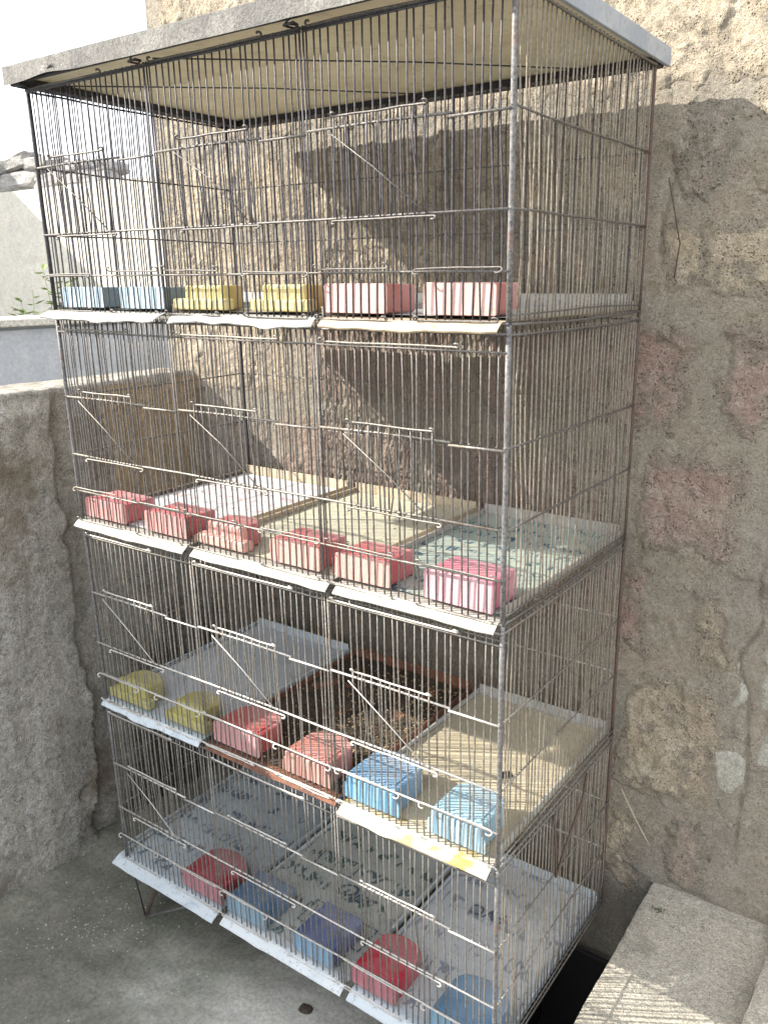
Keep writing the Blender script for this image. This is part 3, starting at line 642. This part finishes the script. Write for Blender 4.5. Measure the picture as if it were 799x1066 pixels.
L_plain = liner_mat('dusty_sheet', (.50, .49, .44), (.44, .43, .38), (.3, .28, .2), .3, 20, 80, None, .4)
def tray(k, x0, x1, label, pan, liner, lip=.024, out=.014, back=.418, rim=.014, wave=.0006, rimmat=None, seed=0, dz=0.0, stripe=None):
    w = x1-x0; t = empty('tray', ((x0+x1)/2, TY[k], TZ[k]+dz)); tag(t, label, 'tray', 'pull out trays of the bird cages')
    y0 = sh(0, 0); hx = w/2-.003; rs = random.Random(seed)
    # pan with bent-down, wavy front lip; built as a swept sheet with thickness
    prof = [(back, .004), (.02, .004), (.004, .003), (-out*.2, .0018), (-out*.55, -.0022), (-out*.95, -.0072), (-out*.95-.0006, -.0088), (-out*.95+.0008, -.0098)]
    N = 22; V, F = [], []
    ph = rs.random()*6
    for i in range(N+1):
        u = i/N; x = -hx-.004*(0) + 2*hx*u; wv = wave*(math.sin(u*7+ph)+.6*math.sin(u*17+ph*2)+.5*math.sin(u*33))
        for j, (y, z) in enumerate(prof):
            g = 1 if j >= 4 else (.5 if j == 3 else 0)
            V.append((x, y0+y-abs(wv)*g*.8, z+wv*g))
        for j, (y, z) in enumerate(prof[::-1]):
            g = 1 if (len(prof)-1-j) >= 4 else (.5 if (len(prof)-1-j) == 3 else 0)
            V.append((x, y0+y-abs(wv)*g*.8+(.0008 if g == 1 else 0), z+wv*g-.0011))
    m = 2*len(prof)
    for i in range(N):
        for j in range(m): F.append((i*m+j, (i+1)*m+j, (i+1)*m+(j+1) % m, i*m+(j+1) % m))
    F.append(tuple(range(m))[::-1]); F.append(tuple(N*m+j for j in range(m)))
    me = mesh('pan', V, F, pan, False); link('pan', me, t)
    rm = rimmat or pan
    for sx in (-1, 1):
        bm = bmesh.new(); add_rbox(bm, sx*hx-.0008-sx*.001, sx*hx+.0008-sx*.001, y0+.012, y0+back, .0045, rim, .0004, 1)
        add_rbox(bm, sx*hx-(.0035 if sx > 0 else -.0003), sx*hx+(-.0003 if sx > 0 else .0035), y0+.012, y0+back, rim+.0002, rim+.0016)
        link('side_rim', bm_mesh('side_rim', bm, rm), t)
    bm = bmesh.new(); add_rbox(bm, -hx+.003, hx-.003, y0+back-.002, y0+back-.0004, .0045, rim+.012, .0004, 1); link('back_rim', bm_mesh('back_rim', bm, rm), t)
    if liner:
        def LP(a, b): return np.stack([a, y0+b, .0068+.0016*fbm(a+x0, b, 9, 3, 110+seed)], -1)
        link('liner', grid_mesh('liner', np.linspace(-hx+.004, hx-.004, 26), np.linspace(.012, back-.004, 36), LP, liner), t)
    V, F = [], []
    for i in range(220 if k in (1, 2) else 130):
        x = rs.uniform(-hx+.01, hx-.01); y = .02+abs(rs.gauss(0, .17)) % .38; z = .0072+.0016*float(fbm(np.array([x+x0]), np.array([y]), 9, 3, 110+seed)[0])
        a = rs.random()*6.28; L = rs.uniform(.0006, .0022)*(1.8 if rs.random() < .06 else 1); w_ = L*rs.uniform(.4, .9); c_, s_ = math.cos(a), math.sin(a); b = len(V)
        V += [(x-c_*L, y0+y-s_*L, z), (x+s_*w_, y0+y-c_*w_, z), (x+c_*L, y0+y+s_*L, z), (x-s_*w_, y0+y+c_*w_, z), (x, y0+y, z+L*.5)]; F += [(b, b+1, b+4), (b+1, b+2, b+4), (b+2, b+3, b+4), (b+3, b, b+4)]
    if liner: tag(link('scattered_seed', mesh('scattered_seed', V, F, M_husk if seed % 2 else M_dropping), t), kind='stuff')
    if False:
        def SP(a, b): return np.stack([a, y0-out*.3-b*(out*.62)-.0006, .0012-.0050*b-.0002+wave*.5*0*a+.0012], -1)
    return t
D1 = {}
tray(0, -.012, .278, 'crumpled grey tin tray under the two blue cups of the topmost cage', M_tin_g, L_plain, .02, .026, wave=.0016, seed=1)
tray(0, .286, .566, 'warped dull tin tray under the two yellow cups of the topmost cage', M_tin_g, L_plain, .016, .012, wave=.002, seed=2)
tray(0, .572, .834, 'curved edged tray under the two pale pink cups of the topmost cage', M_wood, L_bluew, .022, .014, wave=.0010, seed=3, rimmat=M_tin_w)
tray(1, -.010, .280, 'white tray with faint red print behind it, left in the second cage', M_tin_w, L_white, .024, .016, seed=4, rimmat=M_wood)
tray(1, .290, .572, 'white lipped tray with a cream squared liner, middle of the second cage', M_tin_w, L_cream, .024, .016, seed=5, rimmat=M_wood)
tray(1, .578, .836, 'tray with a teal printed liner, right end of the second cage', M_tin_w, L_teal, .022, .015, seed=6)
tray(2, -.006, .268, 'pale blue white tray behind the two yellow cups of the third cage', M_tin_b, L_bluew, .012, .010, wave=.002, seed=7, rimmat=M_tin_b)
dirt = tray(2, .274, .566, 'rusty tray full of dark droppings and seed husks, middle of the third cage', M_tin_r, None, .012, .006, seed=8)
tray(2, .572, .834, 'sunlit beige tray with a yellow stained lip, right end of the third cage', M_tin_y, L_beige, .030, .020, wave=.0011, seed=9, rimmat=M_tin_g)
tray(3, -.022, .272, 'pale blue lipped tray sticking out at the left end of the lowest cage', M_tin_b, L_pack1, .026, .024, seed=10)
t42 = tray(3, .280, .566, 'white lipped tray lined with a printed sack, middle of the lowest cage', M_tin_bs, L_pack2, .026, .018, seed=11)
t43 = tray(3, .573, .836, 'blue striped tray lined with printed film, right end of the lowest cage', M_tin_b, L_pack3, .026, .018, seed=12)
# droppings and husks
M_dirt = concrete('dark_droppings', (.045, .035, .027), (.075, .056, .04), (.15, .11, .07), grain=110, bscale=3, seed=15)
yD = sh(0, 0)
def DP(a, b): return np.stack([a, yD+b, .008+.007*fbm(a, b, 26, 4, 120, .65)+.004*fbm(a, b, 9, 2, 121)], -1)
link('droppings', grid_mesh('droppings', np.linspace(-.138, .138, 110), np.linspace(.006, .412, 150), DP, M_dirt), dirt)
V, F = [], []; rr = random.Random(9)
for i in range(1500):
    x = rr.uniform(-.135, .135); y = rr.uniform(.01, .40)
    if rr.random() > .15+.85*(.5+x/.27)**2: continue
    z = .0115+.007*float(fbm(np.array([x]), np.array([y]), 26, 4, 120, .65)[0])+.004*float(fbm(np.array([x]), np.array([y]), 9, 2, 121)[0])
    a = rr.random()*6.28; L = rr.uniform(.0015, .0035); w = L*.45; d = (math.cos(a)*L, math.sin(a)*L); s_ = (-math.sin(a)*w, math.cos(a)*w); b = len(V)
    V += [(x-d[0], yD+y-d[1], z-.002), (x+s_[0], yD+y+s_[1], z-.001), (x+d[0], yD+y+d[1], z-.001), (x-s_[0], yD+y-s_[1], z-.002), (x, yD+y, z+.001)]
    F += [(b, b+1, b+4), (b+1, b+2, b+4), (b+2, b+3, b+4), (b+3, b, b+4)]
tag(link('seed_husks', mesh('seed_husks', V, F, M_husk), dirt), kind='stuff')
# the few printed words that can be read on the sacking of the lowest cage
def ink_mat(name, col):
    m, n, b = new_mat(name); v = coords(n); c = mix(n, ramp(n, noise(n, v, 300, 3), [(.4, 0.), (.7, .8)]), col, (.30, .33, .33)); n.links.new(c, b.inputs['Base Color']); b.inputs['Roughness'].default_value = .6; return m
M_ink = ink_mat('dark_ink', (.03, .06, .10))
def text(body, parent, x, y, size, rot, shear=0.0, name='printed_word'):
    c = bpy.data.curves.new(name, 'FONT'); c.body = body; c.size = size; c.shear = shear; c.align_x = 'CENTER'; c.align_y = 'CENTER'; c.extrude = .0001; c.offset = .0002
    o = bpy.data.objects.new(name, c); COL.objects.link(o); dg = bpy.context.evaluated_depsgraph_get(); me = bpy.data.meshes.new_from_object(o.evaluated_get(dg))
    bpy.data.objects.remove(o); me.materials.clear(); me.materials.append(M_ink)
    q = link(name, me, parent, (x, sh(0, 0)+y, .0092)); q.rotation_euler.z = rot; return q
text('Our', t42, .03, .17, .050, .0, .3)
text('Our', t42, .03, .17, .0001, .0, .3) if False else None
text('PVC', t43, -.02, .27, .036, math.pi+.1, .1)
def ringbox(parent, x, y, w, h, rot):
    bm = bmesh.new(); T = .0022
    for (a, b, c, d) in ((-w, w, -h, -h+T), (-w, w, h-T, h), (-w, -w+T, -h, h), (w-T, w, -h, h)): add_rbox(bm, a, b, c, d, 0, .0003 if b-a > T*2 else .0005)
    o = link('printed_frame', bm_mesh('printed_frame', bm, M_ink), parent, (x, sh(0, 0)+y, .0092)); o.rotation_euler.z = rot
ringbox(t42, -.05, .22, .045, .022, .05); ringbox(t42, .05, .09, .07, .03, .0)

# ------------------------------------------------------------------ feed cups
def cup(k, x0, x1, label, kind, body, face, h=.036, depth=.07, y=.0045, tilt=0, bh=None, group='plastic feed cups of the bird cages'):
    w = x1-x0; hx = w/2; t = empty('feed_cup', ((x0+x1)/2, TY[k]+y+sh(0, 0), TZ[k]+.0085)); t.rotation_euler.z = tilt
    tag(t, label, 'feed cup', group); bh = bh or h*.98; bm = bmesh.new()
    bx = hx*.93
    if kind == 'stepped':
        bx = hx*.70
        add_rbox(bm, -hx, hx, 0, .020, 0, h*.46, .003, 2)
        add_rbox(bm, -hx*.72, hx*.72, .0105, .025, h*.36, h, .003, 2)
    elif kind == 'ribbed':
        bx = hx*.86
        add_prism(bm, rrect(-hx, hx, 0, h*.62, h*.2, rb=.002), 'y', 0, .003, .0008)
        n = 8
        for i in range(n):
            a = -bx+2*bx*i/n+.0010; add_rbox(bm, a, a+2*bx/n-.0020, -.0024, .004, h*.02, h*.93, .0016)
    else:
        add_prism(bm, rrect(-hx, hx, 0, h, .006, rb=.0025), 'y', 0, .003, .0008)
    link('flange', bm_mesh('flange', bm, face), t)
    bm = bmesh.new()
    if kind in ('round', 'ribbed', 'stepped'):
        pts = [(-bx, .0045 if kind != 'stepped' else .0252), (bx, .0045 if kind != 'stepped' else .0252)]; 
        for i in range(0, 13):
            a = math.pi*i/12; pts.append((bx*math.cos(a)**1 if True else 0, depth-bx*.62+bx*.62*math.sin(a)))
        add_prism(bm, pts, 'z', 0, bh, .0028)
    else:
        add_rbox(bm, -bx, bx, .0042, depth, 0, bh, .0032, 3)
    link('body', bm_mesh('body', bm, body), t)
    if kind in ('ribbed', 'round'):
        bm = bmesh.new(); add_rbox(bm, -bx*.80, bx*.80, .012, depth*.62, bh+.0001, bh+.0016, .0006); link('top_ridge', bm_mesh('top_ridge', bm, body), t)
    return t
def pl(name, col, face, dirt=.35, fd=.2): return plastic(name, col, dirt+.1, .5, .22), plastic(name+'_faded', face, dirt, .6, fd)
Bl1, Bl1f = pl('slate_blue', (.17, .25, .31), (.42, .56, .66)); Ye1, Ye1f = pl('mustard', (.48, .34, .08), (.68, .57, .24)); Pk1, Pk1f = pl('dusty_pink', (.46, .17, .15), (.68, .42, .38))
Rd2, Rd2f = pl('brick_red', (.48, .10, .11), (.62, .29, .27)); Rp2, Rp2f = pl('salmon_red', (.46, .10, .11), (.68, .36, .31)); Hp2, Hp2f = pl('hot_pink', (.54, .17, .24), (.66, .36, .41))
Ye3, Ye3f = pl('olive_yellow', (.38, .33, .085), (.47, .43, .15)); Rd3, Rd3f = pl('plum_red', (.42, .07, .07), (.62, .32, .33)); Co3, Co3f = pl('coral', (.52, .19, .16), (.62, .33, .28)); Bl3, Bl3f = pl('bright_blue', (.13, .27, .44), (.20, .45, .66)); Bl4, Bl4f = pl('sky_blue', (.25, .42, .52), (.38, .56, .66))
Rd4, Rd4f = pl('crimson', (.36, .025, .045), (.50, .20, .24)); Bn4, Bn4f = pl('navy_blue', (.07, .15, .27), (.25, .40, .52)); Vi4, Vi4f = pl('violet_blue', (.085, .125, .29), (.22, .38, .54)); Rd5, Rd5f = pl('bright_crimson', (.46, .02, .045), (.52, .18, .21)); Bl5, Bl5f = pl('steel_blue', (.10, .22, .36), (.24, .42, .55))
C = [
 (0, .012, .122, 'slate blue feed cup at the left end of the topmost cage', 'plain', Bl1, Bl1f, dict(h=.032)),
 (0, .160, .264, 'slate blue feed cup between a blue and a yellow cup in the topmost cage', 'plain', Bl1, Bl1f, dict(h=.032)),
 (0, .284, .392, 'stepped yellow feed cup next to a blue one in the topmost cage', 'stepped', Ye1, Ye1f, dict(h=.034)),
 (0, .439, .544, 'stepped yellow feed cup next to a pale pink one in the topmost cage', 'stepped', Ye1, Ye1f, dict(h=.035)),
 (0, .570, .669, 'pale pink feed cup beside the yellow cup in the topmost cage', 'plain', Pk1, Pk1f, dict(h=.036)),
 (0, .722, .818, 'pale pink feed cup at the right end of the topmost cage', 'plain', Pk1, Pk1f, dict(h=.037, tilt=.03)),
 (1, .004, .115, 'red feed cup with a raised round back at the left end of the second cage', 'plain', Rd2, Rd2f, dict(h=.034)),
 (1, .165, .266, 'square red feed cup, second from the left in the second cage', 'plain', Rd2, Rd2f, dict(h=.035)),
 (1, .290, .395, 'salmon feed cup with a stepped front, third from the left in the second cage', 'stepped', Rp2, Rp2f, dict(h=.036)),
 (1, .448, .543, 'pale salmon fronted red feed cup, fourth from the left in the second cage', 'plain', Rp2, Rp2f, dict(h=.037)),
 (1, .572, .664, 'salmon feed cup beside the hot pink one in the second cage', 'plain', Rp2, Rp2f, dict(h=.037, tilt=.03)),
 (1, .718, .822, 'hot pink feed cup at the right end of the second cage', 'plain', Hp2, Hp2f, dict(h=.041, tilt=-.03)),
 (2, .004, .117, 'olive yellow feed cup at the left end of the third cage', 'stepped', Ye3, Ye3f, dict(h=.036)),
 (2, .163, .268, 'olive yellow feed cup beside the red round backed cup in the third cage', 'stepped', Ye3, Ye3f, dict(h=.038)),
 (2, .288, .394, 'dark red round backed feed cup beside the yellow ones in the third cage', 'round', Rd3, Rd3f, dict(h=.038, depth=.085)),
 (2, .446, .546, 'coral ribbed feed cup between the red and the blue cups in the third cage', 'ribbed', Co3, Co3f, dict(h=.040, depth=.085)),
 (2, .569, .673, 'bright blue ribbed feed cup beside the coral one in the third cage', 'ribbed', Bl3, Bl3f, dict(h=.042, depth=.095)),
 (2, .722, .816, 'sky blue ribbed feed cup at the right end of the third cage', 'ribbed', Bl4, Bl4f, dict(h=.042, depth=.090)),
 (3, .163, .270, 'crimson feed cup nearest the left end of the lowest cage', 'round', Rd4, Rd4f, dict(h=.036, depth=.095)),
 (3, .283, .380, 'navy blue feed cup beside the crimson one in the lowest cage', 'plain', Bn4, Bn4f, dict(h=.036, depth=.085)),
 (3, .444, .532, 'dull dark blue feed cup left of the bright red one in the lowest cage', 'plain', Vi4, Vi4f, dict(h=.038, depth=.09)),
 (3, .572, .660, 'bright crimson round backed feed cup, fourth from the left in the lowest cage', 'round', Rd5, Rd5f, dict(h=.038, depth=.10)),
 (3, .722, .826, 'steel blue round backed feed cup at the right end of the lowest cage', 'round', Bl5, Bl5f, dict(h=.038, depth=.10)),
]
for (k, x0, x1, lab, kind, bd, fc, kw) in C: cup(k, x0, x1, lab, kind, bd, fc, **kw)

# ------------------------------------------------------------------ small things
w = link('hanging_wire', tube('hanging_wire', [(CW+.008, .322, -1.085), (CW+.012, .30, -1.12), (CW+.012, .25, -1.16), (CW+.012, .205, -1.205), (CW+.010, .203, -1.15), (CW+.006, .20, -1.095)], .0022, M_rust, 6)); tag(w, 'brown bent rusty wire hanging from the right side of the third cage', 'wire')
w = link('dry_twig', tube('dry_twig', [(.842, .512, -.165), (.856, .505, -.21), (.868, .507, -.26), (.862, .512, -.31)], .0011, M_rust, 5)); tag(w, 'thin dark dry twig stuck on the tall wall right of the topmost cage', 'twig')
w = link('dry_twig', tube('dry_twig', [(.845, .505, -1.215), (.872, .503, -1.26), (.905, .508, -1.315)], .0016, M_wood, 5)); tag(w, 'pale thin stick leaning on the tall wall beside the lowest cage', 'twig')
random.seed(21)
pb = rock('pebble', .013, .009, .008, None, (.449, .062, ZF+.005), .4, M_dirt, 5, 2); tag(pb, 'dark lone pebble on the wet floor near the middle tray of the lowest cage', 'pebble')
V, F = [], []
for i in range(1500):
    x = random.gauss(.10, .20); y = random.gauss(-.14, .13); s = random.uniform(.0006, .0024)*(1.6 if random.random() < .05 else 1)
    z = ZF+.006*float(fbm(np.array([x]), np.array([y]), 3, 5, 1)[0])+.0035*float(fbm(np.array([x]), np.array([y]), 30, 3, 2)[0]); b = len(V)
    j = [random.uniform(.6, 1.4) for _ in range(5)]
    V += [(x-s*j[0], y, z), (x, y-s*j[1], z), (x+s*j[2], y, z), (x, y+s*j[3], z), (x, y, z+s*j[4])]; F += [(b, b+1, b+4), (b+1, b+2, b+4), (b+2, b+3, b+4), (b+3, b, b+4)]
tag(link('grit', mesh('grit', V, F, M_slab)), 'pale grit scattered over the wet concrete floor', 'grit', kind='stuff')

V = [(.009*(1+.35*math.sin(3*t+1)+.2*math.sin(7*t))*math.cos(t), .012*(1+.3*math.sin(2*t)+.25*math.sin(5*t))*math.sin(t), 0) for t in [i*math.pi/12 for i in range(24)]]
for o in bpy.data.objects:
    if o.get('label', '').startswith('sunlit beige tray'): link('burnt_hole', mesh('burnt_hole', V, [tuple(range(24))], M_gap_shade), o, (.045, .197, .0098))
